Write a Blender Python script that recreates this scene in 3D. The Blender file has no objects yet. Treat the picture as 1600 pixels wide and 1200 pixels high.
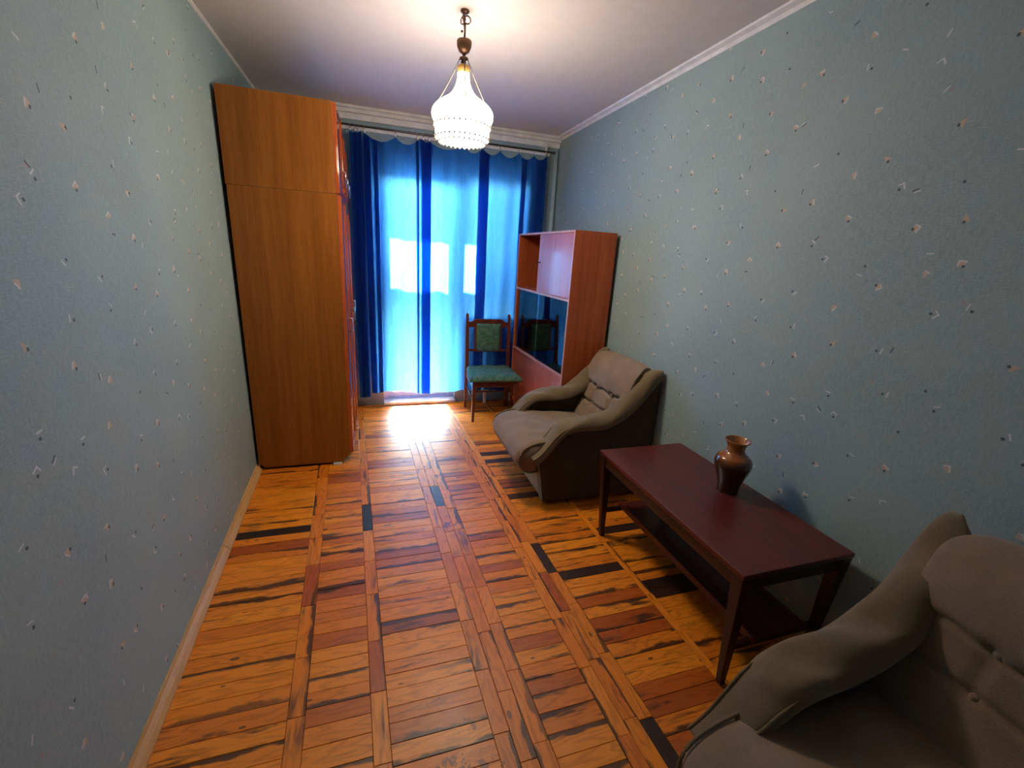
import bpy, bmesh, math, random
from mathutils import Vector, Matrix

# ------------------------------------------------------------------ scene, camera, light
sc = bpy.context.scene
COL = sc.collection
R3 = ((0.95272315, -0.03144176, 0.30220857),
      (-0.2982003, -0.28750253, 0.91017519),
      (0.05826822, -0.95726366, -0.28328626))     # columns: image right, image down, view direction
FPX = 680.65
CAMP = Vector((0, 0, 1.5))
cam = bpy.data.cameras.new('camera')
cam.lens = FPX / 1600 * 36
cam.sensor_width = 36
cam.clip_start = .01
co = bpy.data.objects.new('camera', cam)
COL.objects.link(co)
M = Matrix(((R3[0][0], -R3[0][1], -R3[0][2], 0), (R3[1][0], -R3[1][1], -R3[1][2], 0),
            (R3[2][0], -R3[2][1], -R3[2][2], CAMP.z), (0, 0, 0, 1)))
co.matrix_world = M
sc.camera = co

vs = sc.view_settings
vs.view_transform = 'Standard'
vs.look = 'None'
vs.gamma = 1
vs.use_curve_mapping = False
vs.exposure = 0.0

world = bpy.data.worlds.new('sky')
sc.world = world
world.use_nodes = True
wn = world.node_tree
wn.nodes.clear()
sky = wn.nodes.new('ShaderNodeTexSky')
sky.sky_type = 'NISHITA'
sky.sun_disc = False
sky.sun_elevation = math.radians(33)
sky.sun_rotation = math.radians(0)
bg = wn.nodes.new('ShaderNodeBackground')
bg.inputs['Strength'].default_value = 12.0
wo = wn.nodes.new('ShaderNodeOutputWorld')
wn.links.new(sky.outputs[0], bg.inputs[0])
wn.links.new(bg.outputs[0], wo.inputs[0])

SUN_EL = 33
sun = bpy.data.lights.new('sun', 'SUN')
sun.energy = 110
sun.angle = math.radians(.6)
sun.color = (1, .93, .82)
so = bpy.data.objects.new('sun', sun)
COL.objects.link(so)
sd = Vector((-.05, -math.cos(math.radians(SUN_EL)), -math.sin(math.radians(SUN_EL))))
so.rotation_euler = sd.to_track_quat('-Z', 'Y').to_euler()
so.location = (0, 12, 8)

LAMP_EMIT = 29
LAMP_COL = (1, .81, .60)

rnd = random.Random(7)
H = 2.58
XR = 1.74
YB = 4.27
YN = -1.0


def xl_floor(y):
    return -.70 - .038 * (y - 1.1)


# ------------------------------------------------------------------ pixel -> point on the floor (for laying the dark boards where they are)
def floor_at(u, v):
    d = Vector((u - 800, v - 600, FPX))
    w = Vector((sum(R3[i][j] * d[j] for j in range(3)) for i in range(3)))
    t = -1.5 / w.z
    return w.x * t, w.y * t


# ------------------------------------------------------------------ materials
def mat(name):
    m = bpy.data.materials.new(name)
    m.use_nodes = True
    nt = m.node_tree
    return m, nt, nt.nodes['Principled BSDF']


class N:
    """small node helper"""
    def __init__(s, nt):
        s.nt = nt

    def new(s, t, **kw):
        n = s.nt.nodes.new(t)
        for k, v in kw.items():
            setattr(n, k, v)
        return n

    def link(s, a, b):
        s.nt.links.new(a, b)

    def val(s, inp, v):
        if hasattr(v, 'is_output') or isinstance(v, bpy.types.NodeSocket):
            s.link(v, inp)
        else:
            inp.default_value = v

    def math(s, op, a, b=0.0, c=None, clamp=False):
        n = s.new('ShaderNodeMath', operation=op)
        n.use_clamp = clamp
        s.val(n.inputs[0], a)
        s.val(n.inputs[1], b)
        if c is not None:
            s.val(n.inputs[2], c)
        return n.outputs[0]

    def mix(s, f, a, b, mode='MIX'):
        n = s.new('ShaderNodeMix', data_type='RGBA', blend_type=mode)
        s.val(n.inputs[0], f)
        s.val(n.inputs[6], a if not isinstance(a, tuple) else (*a[:3], 1))
        s.val(n.inputs[7], b if not isinstance(b, tuple) else (*b[:3], 1))
        return n.outputs[2]

    def noise(s, vec, scale, detail=3, rough=.5, dist=0.0):
        n = s.new('ShaderNodeTexNoise')
        if vec is not None:
            s.link(vec, n.inputs['Vector'])
        n.inputs['Scale'].default_value = scale
        n.inputs['Detail'].default_value = detail
        n.inputs['Roughness'].default_value = rough
        n.inputs['Distortion'].default_value = dist
        return n.outputs[0]

    def ramp(s, f, stops):
        n = s.new('ShaderNodeValToRGB')
        e = n.color_ramp.elements
        e[0].position = stops[0][0]
        e[0].color = (*stops[0][1], 1)
        e[1].position = stops[1][0]
        e[1].color = (*stops[1][1], 1)
        for p, c in stops[2:]:
            x = e.new(p)
            x.color = (*c, 1)
        s.link(f, n.inputs[0])
        return n.outputs[0]

    def smooth(s, x, lo, hi):
        n = s.new('ShaderNodeMapRange', interpolation_type='SMOOTHSTEP')
        s.val(n.inputs[0], x)
        n.inputs[1].default_value = lo
        n.inputs[2].default_value = hi
        n.inputs[3].default_value = 0
        n.inputs[4].default_value = 1
        return n.outputs[0]

    def mapping(s, vec, scale=(1, 1, 1), rot=(0, 0, 0), loc=(0, 0, 0)):
        n = s.new('ShaderNodeMapping')
        s.link(vec, n.inputs[0])
        n.inputs[1].default_value = loc
        n.inputs[2].default_value = rot
        n.inputs[3].default_value = scale
        return n.outputs[0]

    def bump(s, h, strength, dist, bsdf):
        n = s.new('ShaderNodeBump')
        n.inputs['Strength'].default_value = strength
        n.inputs['Distance'].default_value = dist
        s.link(h, n.inputs['Height'])
        s.link(n.outputs[0], bsdf.inputs['Normal'])


def simple(name, col, rough=.5, metal=0.0, spec=.5, coat=0.0, var=.1):
    m, nt, b = mat(name)
    b.inputs['Base Color'].default_value = (*col, 1)
    b.inputs['Roughness'].default_value = rough
    b.inputs['Metallic'].default_value = metal
    b.inputs['Specular IOR Level'].default_value = spec
    b.inputs['Coat Weight'].default_value = coat
    n = N(nt)
    tc = n.new('ShaderNodeTexCoord').outputs['Object']
    f = n.noise(tc, 14, 4)
    c = n.mix(n.smooth(f, .3, .75), tuple(x * (1 - var) for x in col), tuple(min(1, x * (1 + var * .7)) for x in col))
    n.link(c, b.inputs['Base Color'])
    return m


def wallpaper(name, axes):
    m, nt, b = mat(name)
    n = N(nt)
    pos = n.new('ShaderNodeNewGeometry').outputs['Position']
    sep = n.new('ShaderNodeSeparateXYZ')
    n.link(pos, sep.inputs[0])
    cmb = n.new('ShaderNodeCombineXYZ')
    n.link(sep.outputs[axes[0]], cmb.inputs[0])
    n.link(sep.outputs[axes[1]], cmb.inputs[1])
    uv = cmb.outputs[0]
    base = n.mix(n.smooth(n.noise(uv, 2.2, 3), .35, .7), (.222, .330, .368), (.258, .370, .403))
    # fine vertical and cross fibre relief
    fib = n.noise(n.mapping(uv, (60, 260, 1)), 1.0, 2)
    fib2 = n.noise(n.mapping(uv, (240, 30, 1)), 1.0, 2)
    fibs = n.math('ADD', fib, fib2)
    base = n.mix(n.smooth(fibs, .8, 1.25), base, n.mix(.5, base, (.36, .47, .485)))
    # sparse confetti motifs
    out = base
    for seed, scale, peach in ((0.0, 6.4, True), (5.3, 4.2, False)):
        v = n.new('ShaderNodeTexVoronoi', voronoi_dimensions='2D', feature='F1')
        mp = n.mapping(uv, (1, 1, 1), (0, 0, .4), (seed, seed * 2, 0))
        n.link(mp, v.inputs['Vector'])
        v.inputs['Scale'].default_value = scale
        v.inputs['Randomness'].default_value = .62
        sub = n.new('ShaderNodeVectorMath', operation='SUBTRACT')
        n.link(mp, sub.inputs[0])
        n.link(v.outputs['Position'], sub.inputs[1])
        sc_ = n.new('ShaderNodeSeparateColor')
        n.link(v.outputs['Color'], sc_.inputs[0])
        rr, rg, rb = sc_.outputs
        rot = n.new('ShaderNodeVectorRotate', rotation_type='Z_AXIS')
        n.link(sub.outputs[0], rot.inputs['Vector'])
        n.link(n.math('MULTIPLY', rr, 3.1), rot.inputs['Angle'])
        sv = n.new('ShaderNodeVectorMath', operation='SCALE')
        n.link(rot.outputs[0], sv.inputs[0])
        sv.inputs['Scale'].default_value = .80
        s2 = n.new('ShaderNodeSeparateXYZ')
        n.link(sv.outputs[0], s2.inputs[0])
        x, y = s2.outputs[0], s2.outputs[1]

        def box(cx, cy, hx, hy):
            a = n.math('LESS_THAN', n.math('ABSOLUTE', n.math('SUBTRACT', x, cx)), hx)
            c = n.math('LESS_THAN', n.math('ABSOLUTE', n.math('SUBTRACT', y, cy)), hy)
            return n.math('MULTIPLY', a, c)

        def on(sock, lo, hi):
            return n.math('MULTIPLY', n.math('GREATER_THAN', sock, lo), n.math('LESS_THAN', sock, hi))
        if peach:
            tri = n.math('MULTIPLY', n.math('LESS_THAN', n.math('ADD', n.math('ABSOLUTE', x), n.math('MULTIPLY', y, .9)), .0075),
                         n.math('GREATER_THAN', y, -.005))
            out = n.mix(n.math('MULTIPLY', n.math('MULTIPLY', tri, on(rg, .25, .8)), .85), out, (.55, .41, .30))
            out = n.mix(n.math('MULTIPLY', box(.002, -.0065, .0085, .0021), on(rb, .25, .95)), out, (.55, .61, .62))
            out = n.mix(n.math('MULTIPLY', box(.006, .006, .0035, .0032), on(rb, .0, .75)), out, (.07, .10, .13))
            out = n.mix(n.math('MULTIPLY', box(-.006, -.001, .0016, .008), on(rg, .65, 1.0)), out, (.55, .61, .62))
        else:
            out = n.mix(n.math('MULTIPLY', box(0, 0, .0085, .0017), on(rg, .1, .45)), out, (.07, .10, .14))
            out = n.mix(n.math('MULTIPLY', box(.003, .0055, .0085, .0017), on(rg, .3, .62)), out, (.54, .60, .61))
            out = n.mix(n.math('MULTIPLY', box(-.002, -.006, .005, .003), on(rb, .72, .95)), out, (.40, .30, .34))
    n.link(out, b.inputs['Base Color'])
    b.inputs['Roughness'].default_value = .62
    b.inputs['Specular IOR Level'].default_value = .35
    n.bump(fibs, .25, .0015, b)
    return m


def wood(name, c1, c2, axis='Z', rough=.35, scale=1.0, coat=0.0, spec=.5, contrast=(.35, .7), relief=.08):
    m, nt, b = mat(name)
    n = N(nt)
    tc = n.new('ShaderNodeTexCoord').outputs['Object']
    sc_ = {'Z': (40, 40, 1.6), 'X': (1.6, 40, 40), 'Y': (40, 1.6, 40)}[axis]
    v = n.mapping(tc, tuple(k * scale for k in sc_))
    f1 = n.noise(v, 1.0, 5, .6, .6)
    v2 = n.mapping(tc, tuple(k * scale * .22 for k in sc_))
    f2 = n.noise(v2, 1.0, 2, .5, 1.2)
    f = n.math('ADD', n.math('MULTIPLY', f1, .55), n.math('MULTIPLY', f2, .45))
    col = n.mix(n.smooth(f, *contrast), c1, c2)
    fine = n.noise(n.mapping(tc, tuple(k * scale * 6 for k in sc_)), 1.0, 2)
    col = n.mix(n.math('MULTIPLY', n.smooth(fine, .52, .72), .35), col, tuple(x * .45 for x in c1))
    n.link(col, b.inputs['Base Color'])
    b.inputs['Roughness'].default_value = rough
    b.inputs['Coat Weight'].default_value = coat
    b.inputs['Coat Roughness'].default_value = .12
    b.inputs['Specular IOR Level'].default_value = spec
    if relief:
        n.bump(f1, relief, .001, b)
    return m


def plank_material():
    m, nt, b = mat('pine_plank')
    n = N(nt)
    uv = n.new('ShaderNodeUVMap', uv_map='grain').outputs[0]
    tone = n.new('ShaderNodeAttribute', attribute_name='tone').outputs['Fac']
    hue = n.new('ShaderNodeAttribute', attribute_name='hue').outputs['Fac']
    pos = n.new('ShaderNodeNewGeometry').outputs['Position']
    base = n.ramp(tone, [(0, (.86, .285, .014)), (.35, (.72, .200, .010)), (.6, (.46, .098, .008)), (.8, (.16, .032, .006)), (1, (.012, .009, .010))])
    base = n.mix(n.math('MULTIPLY', hue, .5), base, n.mix(1.0, base, (.92, .72, .6), 'MULTIPLY'))
    # growth rings: long stretched, warped
    warp = n.noise(n.mapping(uv, (2.2, 11, 1)), 1.0, 2, .5)
    rings = n.new('ShaderNodeMath', operation='SINE')
    n.link(n.math('ADD', n.math('MULTIPLY', warp, 62), n.math('MULTIPLY', n.noise(n.mapping(uv, (4, 90, 1)), 1.0, 3), 7)), rings.inputs[0])
    rg = n.smooth(rings.outputs[0], .1, 1.0)
    dark = n.mix(1.0, base, (.46, .30, .22), 'MULTIPLY')
    col = n.mix(n.math('MULTIPLY', rg, .36), base, dark)
    # dark smoky streaks running with the grain
    st = n.noise(n.mapping(uv, (3.0, 26, 1)), 1.0, 4, .62, .5)
    big = n.noise(n.mapping(pos, (1.6, 2.2, 1)), 1.0, 2)
    stm = n.math('MULTIPLY', n.smooth(st, .55, .66), n.smooth(big, .38, .56))
    col = n.mix(n.math('MULTIPLY', stm, .88), col, (.045, .014, .006))
    # black joint shadows painted along one edge of some boards
    lv = n.new('ShaderNodeUVMap', uv_map='local').outputs[0]
    ls = n.new('ShaderNodeSeparateXYZ')
    n.link(lv, ls.inputs[0])
    en = n.noise(n.mapping(uv, (5.0, 14, 1)), 1.0, 3, .6)
    edge = n.smooth(n.math('ADD', ls.outputs[1], n.math('MULTIPLY', n.math('SUBTRACT', en, .5), 1.5)), .72, .90)
    sel = n.smooth(n.math('FRACT', n.math('MULTIPLY', hue, 7.31)), .58, .66)
    col = n.mix(n.math('MULTIPLY', n.math('MULTIPLY', edge, sel), .9), col, (.030, .010, .005))
    # knots
    kv = n.new('ShaderNodeTexVoronoi', voronoi_dimensions='2D', feature='F1')
    n.link(n.mapping(uv, (4.0, 9.0, 1)), kv.inputs['Vector'])
    kv.inputs['Scale'].default_value = 1.0
    ks = n.new('ShaderNodeSeparateColor')
    n.link(kv.outputs['Color'], ks.inputs[0])
    kn = n.math('MULTIPLY', n.math('LESS_THAN', n.math('ADD', kv.outputs['Distance'], n.math('MULTIPLY', ks.outputs[1], .04)), .07), n.math('GREATER_THAN', ks.outputs[0], .72))
    col = n.mix(n.math('MULTIPLY', kn, .8), col, (.05, .018, .008))
    # worn flaked spots
    fl = n.noise(pos, 34, 5, .65)
    for (px, py), r in (((710, 1200), .07), ((760, 1195), .045), ((700, 820), .05), ((690, 780), .03), ((730, 1128), .028)):
        wx, wy = floor_at(px, py)
        d = n.new('ShaderNodeVectorMath', operation='DISTANCE')
        n.link(n.mapping(pos, (1, 1.6, 0)), d.inputs[0])
        d.inputs[1].default_value = (wx, wy * 1.6, 0)
        k = n.math('LESS_THAN', n.math('ADD', d.outputs['Value'], n.math('MULTIPLY', n.math('SUBTRACT', fl, .42), .4)), r)
        col = n.mix(n.math('MULTIPLY', k, .85), col, (.16, .05, .02) if py > 1000 else (.05, .035, .04))
    n.link(col, b.inputs['Base Color'])
    b.inputs['Roughness'].default_value = .33
    rr = n.noise(pos, 3.0, 3)
    n.link(n.math('ADD', .30, n.math('MULTIPLY', rr, .22)), b.inputs['Roughness'])
    b.inputs['Specular IOR Level'].default_value = .5
    n.bump(n.math('ADD', rg, n.noise(pos, 5, 2)), .10, .0012, b)
    return m


def fabric(name, c1, c2):
    m, nt, b = mat(name)
    n = N(nt)
    tc = n.new('ShaderNodeTexCoord').outputs['Object']
    f = n.noise(tc, 9, 4)
    w = n.noise(tc, 420, 2)
    col = n.mix(n.smooth(f, .3, .72), c1, c2)
    col = n.mix(n.math('MULTIPLY', n.smooth(w, .4, .7), .35), col, tuple(min(1, x * 1.5) for x in c2))
    n.link(col, b.inputs['Base Color'])
    b.inputs['Roughness'].default_value = .95
    b.inputs['Specular IOR Level'].default_value = .15
    b.inputs['Sheen Weight'].default_value = .25
    b.inputs['Sheen Roughness'].default_value = .5
    n.bump(n.math('ADD', w, n.math('MULTIPLY', n.noise(tc, 60, 3), .6)), .5, .0015, b)
    return m


def chair_fabric():
    m, nt, b = mat('green_floral_upholstery')
    n = N(nt)
    tc = n.new('ShaderNodeTexCoord').outputs['Object']
    base = n.mix(n.smooth(n.noise(tc, 30, 4), .35, .65), (.035, .13, .105), (.075, .20, .15))
    v = n.new('ShaderNodeTexVoronoi', feature='F1')
    n.link(tc, v.inputs['Vector'])
    v.inputs['Scale'].default_value = 26
    fl = n.math('MULTIPLY', n.smooth(n.math('MULTIPLY', v.outputs['Distance'], -1.0), -.28, -.12), n.smooth(n.noise(tc, 9, 2), .52, .6))
    col = n.mix(n.math('MULTIPLY', fl, .8), base, (.38, .16, .06))
    leaf = n.smooth(n.noise(tc, 48, 3), .58, .66)
    col = n.mix(n.math('MULTIPLY', leaf, .45), col, (.22, .24, .10))
    tear = n.math('MULTIPLY', n.smooth(n.noise(n.mapping(tc, (20, 60, 20)), 1.0, 3), .62, .68), .7)
    col = n.mix(tear, col, (.05, .035, .03))
    n.link(col, b.inputs['Base Color'])
    b.inputs['Roughness'].default_value = .85
    n.bump(n.noise(tc, 500, 2), .4, .001, b)
    return m


def curtain_material():
    m, nt, b = mat('blue_curtain_cloth')
    n = N(nt)
    nt.nodes.remove(b)
    tc = n.new('ShaderNodeTexCoord').outputs['Object']
    w = n.noise(n.mapping(tc, (150, 150, 8)), 1.0, 3)
    f = n.smooth(n.math('ADD', n.math('MULTIPLY', w, .5), n.math('MULTIPLY', n.noise(tc, 500, 2), .5)), .35, .65)
    cd = n.mix(f, (.006, .022, .17), (.010, .035, .24))
    ct = n.mix(f, (.050, .27, .66), (.080, .34, .76))
    d = n.new('ShaderNodeBsdfDiffuse')
    t = n.new('ShaderNodeBsdfTranslucent')
    n.link(cd, d.inputs[0])
    n.link(ct, t.inputs[0])
    mx = n.new('ShaderNodeMixShader')
    mx.inputs[0].default_value = .55
    n.link(d.outputs[0], mx.inputs[1])
    n.link(t.outputs[0], mx.inputs[2])
    n.link(mx.outputs[0], nt.nodes['Material Output'].inputs[0])
    return m


def pane_material(name, tint=(1, 1, 1), refl=1.0, ior=1.5):
    m, nt, b = mat(name)
    n = N(nt)
    nt.nodes.remove(b)
    t = n.new('ShaderNodeBsdfTransparent')
    t.inputs[0].default_value = (*tint, 1)
    g = n.new('ShaderNodeBsdfGlossy')
    g.inputs['Roughness'].default_value = .02
    fr = n.new('ShaderNodeFresnel')
    fr.inputs[0].default_value = ior
    mx = n.new('ShaderNodeMixShader')
    n.link(n.math('MULTIPLY', fr.outputs[0], refl, clamp=True), mx.inputs[0])
    n.link(t.outputs[0], mx.inputs[1])
    n.link(g.outputs[0], mx.inputs[2])
    n.link(mx.outputs[0], nt.nodes['Material Output'].inputs[0])
    return m


def frosted_material():
    m, nt, b = mat('frosted_sun_blocker')
    n = N(nt)
    nt.nodes.remove(b)
    t = n.new('ShaderNodeBsdfTranslucent')
    t.inputs[0].default_value = (.34, .38, .42, 1)
    n.link(t.outputs[0], nt.nodes['Material Output'].inputs[0])
    return m


def emit_material(name, col, s):
    m, nt, b = mat(name)
    b.inputs['Base Color'].default_value = (.9, .9, .88, 1)
    b.inputs['Roughness'].default_value = .25
    b.inputs['Emission Color'].default_value = (*col, 1)
    b.inputs['Emission Strength'].default_value = s
    return m


MT = dict(
    wall_side=wallpaper('wallpaper_side', (1, 2)),
    wall_end=wallpaper('wallpaper_end', (0, 2)),
    ceiling=simple('ceiling_paint', (.60, .57, .565), .6, spec=.3, var=.03),
    white=simple('white_paint', (.74, .76, .78), .45),
    pipe=simple('pale_blue_paint', (.38, .53, .58), .35),
    plank=plank_material(),
    subfloor=simple('dark_subfloor', (.02, .012, .008), .9),
    base=wood('baseboard_pine', (.50, .27, .10), (.68, .42, .18), 'Y', .45, .6),
    wardrobe=wood('oak_veneer', (.22, .068, .007), (.32, .110, .012), 'Z', .42, 1.0, spec=.35),
    door=wood('reddish_lacquer', (.36, .07, .018), (.52, .13, .03), 'Z', .07, 1.0, coat=.6, relief=0),
    cherry=wood('cherry_veneer', (.26, .05, .014), (.40, .092, .028), 'Z', .38, .8, spec=.4),
    cherry_front=wood('cherry_front', (.36, .085, .045), (.50, .14, .08), 'Z', .28, .8, coat=.2),
    edge=simple('pale_edge_band', (.50, .24, .17), .35),
    mahogany=wood('dark_mahogany', (.065, .009, .008), (.125, .016, .014), 'Y', .36, .7, coat=.1),
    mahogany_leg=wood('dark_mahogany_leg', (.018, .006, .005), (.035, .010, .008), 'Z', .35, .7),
    chairwood=wood('chair_wood', (.085, .018, .012), (.15, .034, .020), 'Z', .3, .9, coat=.2),
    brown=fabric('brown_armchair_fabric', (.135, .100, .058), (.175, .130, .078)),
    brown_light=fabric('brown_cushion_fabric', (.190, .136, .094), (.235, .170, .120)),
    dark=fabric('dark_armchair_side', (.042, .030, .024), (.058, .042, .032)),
    green=chair_fabric(),
    curtain=curtain_material(),
    glass=pane_material('window_glass', (.95, .98, 1), 1.0),
    cabglass=pane_material('cabinet_glass', (.92, .95, .97), 1.1, 1.5),
    frosted=frosted_material(),
    rod=simple('rod_metal', (.11, .10, .11), .35, .7),
    chrome=simple('chrome', (.75, .75, .78), .2, 1.0),
    black=simple('black_knob', (.01, .01, .01), .3),
    brass=simple('aged_bronze', (.16, .085, .05), .32, .8),
    amber=simple('amber_socket', (.42, .24, .07), .4),
    shade=emit_material('lit_milk_glass', LAMP_COL, LAMP_EMIT),
    shade_low=emit_material('lit_milk_glass_lower', LAMP_COL, LAMP_EMIT * 3.3),
    bead=simple('crystal_bead', (.10, .09, .085), .3, .3, .6),
    concrete=simple('concrete', (.42, .41, .39), .9),
    ground=simple('far_ground', (.12, .15, .08), .9),
    dark_gap=simple('dark_recess', (.012, .008, .006), .9),
)


def vase_material():
    m, nt, b = mat('brown_glaze')
    n = N(nt)
    tc = n.new('ShaderNodeTexCoord').outputs['Object']
    s = n.new('ShaderNodeSeparateXYZ')
    n.link(tc, s.inputs[0])
    z = n.math('ADD', s.outputs[2], n.math('MULTIPLY', n.noise(tc, 12, 3), .05))
    c = n.ramp(n.smooth(z, .13, .26), [(0, (.035, .012, .006)), (.35, (.07, .02, .008)), (.62, (.30, .085, .015)), (1, (.33, .12, .03))])
    n.link(c, b.inputs['Base Color'])
    b.inputs['Roughness'].default_value = .16
    b.inputs['Coat Weight'].default_value = .6
    return m


MT['vase'] = vase_material()


# ------------------------------------------------------------------ geometry helpers
class MB:
    def __init__(s):
        s.v = []
        s.f = []

    def add(s, vs_, fs):
        o = len(s.v)
        s.v += [tuple(p) for p in vs_]
        s.f += [tuple(i + o for i in f) for f in fs]
        return s

    def box(s, x0, x1, y0, y1, z0, z1):
        return s.add([(x0, y0, z0), (x1, y0, z0), (x1, y1, z0), (x0, y1, z0), (x0, y0, z1), (x1, y0, z1), (x1, y1, z1), (x0, y1, z1)],
                     [(0, 3, 2, 1), (4, 5, 6, 7), (0, 1, 5, 4), (1, 2, 6, 5), (2, 3, 7, 6), (3, 0, 4, 7)])

    def hexa(s, b, t):
        """b, t: four bottom and four top corners"""
        return s.add(list(b) + list(t), [(0, 3, 2, 1), (4, 5, 6, 7), (0, 1, 5, 4), (1, 2, 6, 5), (2, 3, 7, 6), (3, 0, 4, 7)])

    def prism(s, pts, y0, y1):
        """polygon in xz pulled along y"""
        n = len(pts)
        s.add([(p[0], y0, p[1]) for p in pts] + [(p[0], y1, p[1]) for p in pts],
              [tuple(range(n)), tuple(range(2 * n - 1, n - 1, -1))] + [(i, i + n, (i + 1) % n + n, (i + 1) % n) for i in range(n)])
        return s

    def leg(s, p0, p1, w0, w1, d0=None, d1=None):
        """tapered bar from p0 to p1 (mostly vertical), half widths"""
        d0 = d0 or w0
        d1 = d1 or w1
        q = lambda p, w, d: [(p[0] - w, p[1] - d, p[2]), (p[0] + w, p[1] - d, p[2]), (p[0] + w, p[1] + d, p[2]), (p[0] - w, p[1] + d, p[2])]
        return s.hexa(q(p0, w0, d0), q(p1, w1, d1))

    def tube(s, pts, r, seg=8, closed=False):
        pts = [Vector(p) for p in pts]
        n = len(pts)
        rings = []
        rr = r if isinstance(r, (list, tuple)) else [r] * n
        for i, p in enumerate(pts):
            a = pts[(i - 1) % n] if (closed or i > 0) else p
            c = pts[(i + 1) % n] if (closed or i < n - 1) else p
            t = (c - a).normalized()
            up = Vector((0, 0, 1)) if abs(t.z) < .9 else Vector((1, 0, 0))
            u = t.cross(up).normalized()
            w = u.cross(t)
            rings.append([p + (u * math.cos(2 * math.pi * k / seg) + w * math.sin(2 * math.pi * k / seg)) * rr[i] for k in range(seg)])
        vs_ = [q for ring in rings for q in ring]
        fs = []
        for i in range(n if closed else n - 1):
            j = (i + 1) % n
            for k in range(seg):
                l = (k + 1) % seg
                fs.append((i * seg + k, i * seg + l, j * seg + l, j * seg + k))
        if not closed:
            fs.append(tuple(range(seg - 1, -1, -1)))
            fs.append(tuple((n - 1) * seg + k for k in range(seg)))
        return s.add(vs_, fs)

    def lathe(s, prof, seg=28, c=(0, 0, 0)):
        vs_ = []
        for r, z in prof:
            for k in range(seg):
                a = 2 * math.pi * k / seg
                vs_.append((c[0] + r * math.cos(a), c[1] + r * math.sin(a), c[2] + z))
        fs = [(i * seg + k, i * seg + (k + 1) % seg, (i + 1) * seg + (k + 1) % seg, (i + 1) * seg + k) for i in range(len(prof) - 1) for k in range(seg)]
        return s.add(vs_, fs)

    def ball(s, c, r, sx=1, sy=1, sz=1, seg=10):
        pr = [(max(1e-4, math.sin(math.pi * i / 6)) * r, -math.cos(math.pi * i / 6) * r) for i in range(7)]
        m = MB().lathe(pr, seg)
        return s.add([(c[0] + x * sx, c[1] + y * sy, c[2] + z * sz) for x, y, z in m.v], m.f)

    def build(s, name, material, parent=None, bevel=0, smooth=False, sub=0, kind=None, loc=None, label=None):
        me = bpy.data.meshes.new(name)
        me.from_pydata(s.v, [], s.f)
        me.validate()
        bm = bmesh.new()
        bm.from_mesh(me)
        bmesh.ops.recalc_face_normals(bm, faces=bm.faces)
        bm.to_mesh(me)
        bm.free()
        me.materials.append(material)
        o = bpy.data.objects.new(name, me)
        COL.objects.link(o)
        if parent:
            o.parent = parent
        if loc:
            o.location = loc
        if bevel:
            b = o.modifiers.new('bevel', 'BEVEL')
            b.width = bevel
            b.segments = 2
            b.limit_method = 'ANGLE'
        if sub:
            q = o.modifiers.new('sub', 'SUBSURF')
            q.levels = sub
            q.render_levels = sub
        if smooth:
            for p in me.polygons:
                p.use_smooth = True
        if kind:
            o['kind'] = kind
        if label:
            o['label'] = label
        return o


def thing(name, label, cat, loc=(0, 0, 0), rz=0.0, group=None):
    o = bpy.data.objects.new(name, None)
    o.empty_display_size = .1
    COL.objects.link(o)
    o.location = loc
    o.rotation_euler = (0, 0, rz)
    o['label'] = label
    o['category'] = cat
    if group:
        o['group'] = group
    return o


def tag(o, label, cat, group=None):
    o['label'] = label
    o['category'] = cat
    if group:
        o['group'] = group
    return o


def copy_tree(o, parent=None):
    c = o.copy()
    COL.objects.link(c)
    c.parent = parent
    for ch in list(o.children):
        copy_tree(ch, c)
    return c


# ------------------------------------------------------------------ room shell
def wall_patch(name, fn, nu, nv, m, off):
    """curved or leaning wall: grid fn(u, v) plus its outer face shifted by off"""
    b = MB()
    g = [fn(i / nu, j / nv) for j in range(nv + 1) for i in range(nu + 1)]
    n = len(g)
    vs_ = g + [(p[0] + off[0], p[1] + off[1], p[2] + off[2]) for p in g]
    fs = []
    W = nu + 1
    for j in range(nv):
        for i in range(nu):
            q = (j * W + i, j * W + i + 1, (j + 1) * W + i + 1, (j + 1) * W + i)
            fs.append(q)
            fs.append(tuple(n + k for k in reversed(q)))
    rim = [i for i in range(W)] + [j * W + nu for j in range(1, nv + 1)] + [nv * W + i for i in range(nu - 1, -1, -1)] + [j * W for j in range(nv - 1, 0, -1)]
    for a, c in zip(rim, rim[1:] + rim[:1]):
        fs.append((a, c, c + n, a + n))
    b.add(vs_, fs)
    return b.build(name, m, kind='structure')


def left_pt(u, v):
    y = YN + u * (YB - YN)
    return (xl_floor(y) * (1 - v) + -.785 * v, y, v * H)


wall_patch('wall_left', left_pt, 12, 6, MT['wall_side'], (-.12, 0, 0))
MB().box(XR, XR + .12, YN, YB, 0, H).build('wall_right', MT['wall_side'], kind='structure')
MB().box(-1.05, XR + .12, YN - .12, YN, 0, H).build('wall_rear', MT['wall_end'], kind='structure')
MB().box(-1.05, XR + .12, YN - .12, YB + .25, H, H + .15).build('ceiling', MT['ceiling'], kind='structure')
# window wall: piers, lintel and the parapet under the window
wb = MB()
DX0, DX1, WX1, LZ = .09, .80, 1.34, 2.19
wb.box(-1.05, DX0, YB, YB + .25, 0, H)
wb.box(DX0, WX1, YB, YB + .25, LZ, H)
wb.box(WX1, XR + .12, YB, YB + .25, 0, H)
wb.box(DX1, WX1, YB, YB + .25, 0, .85)
wb.build('wall_back', MT['wall_end'], kind='structure')

# floor: dark bed, and the boards laid on it
fl = MB().box(-1.05, XR + .12, YN - .12, YB + .25, -.10, -.012).build('floor', MT['subfloor'], kind='structure')


def lin(x1, x3):
    return lambda y: x1 + (x3 - x1) * (y - 1) / 2


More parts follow.
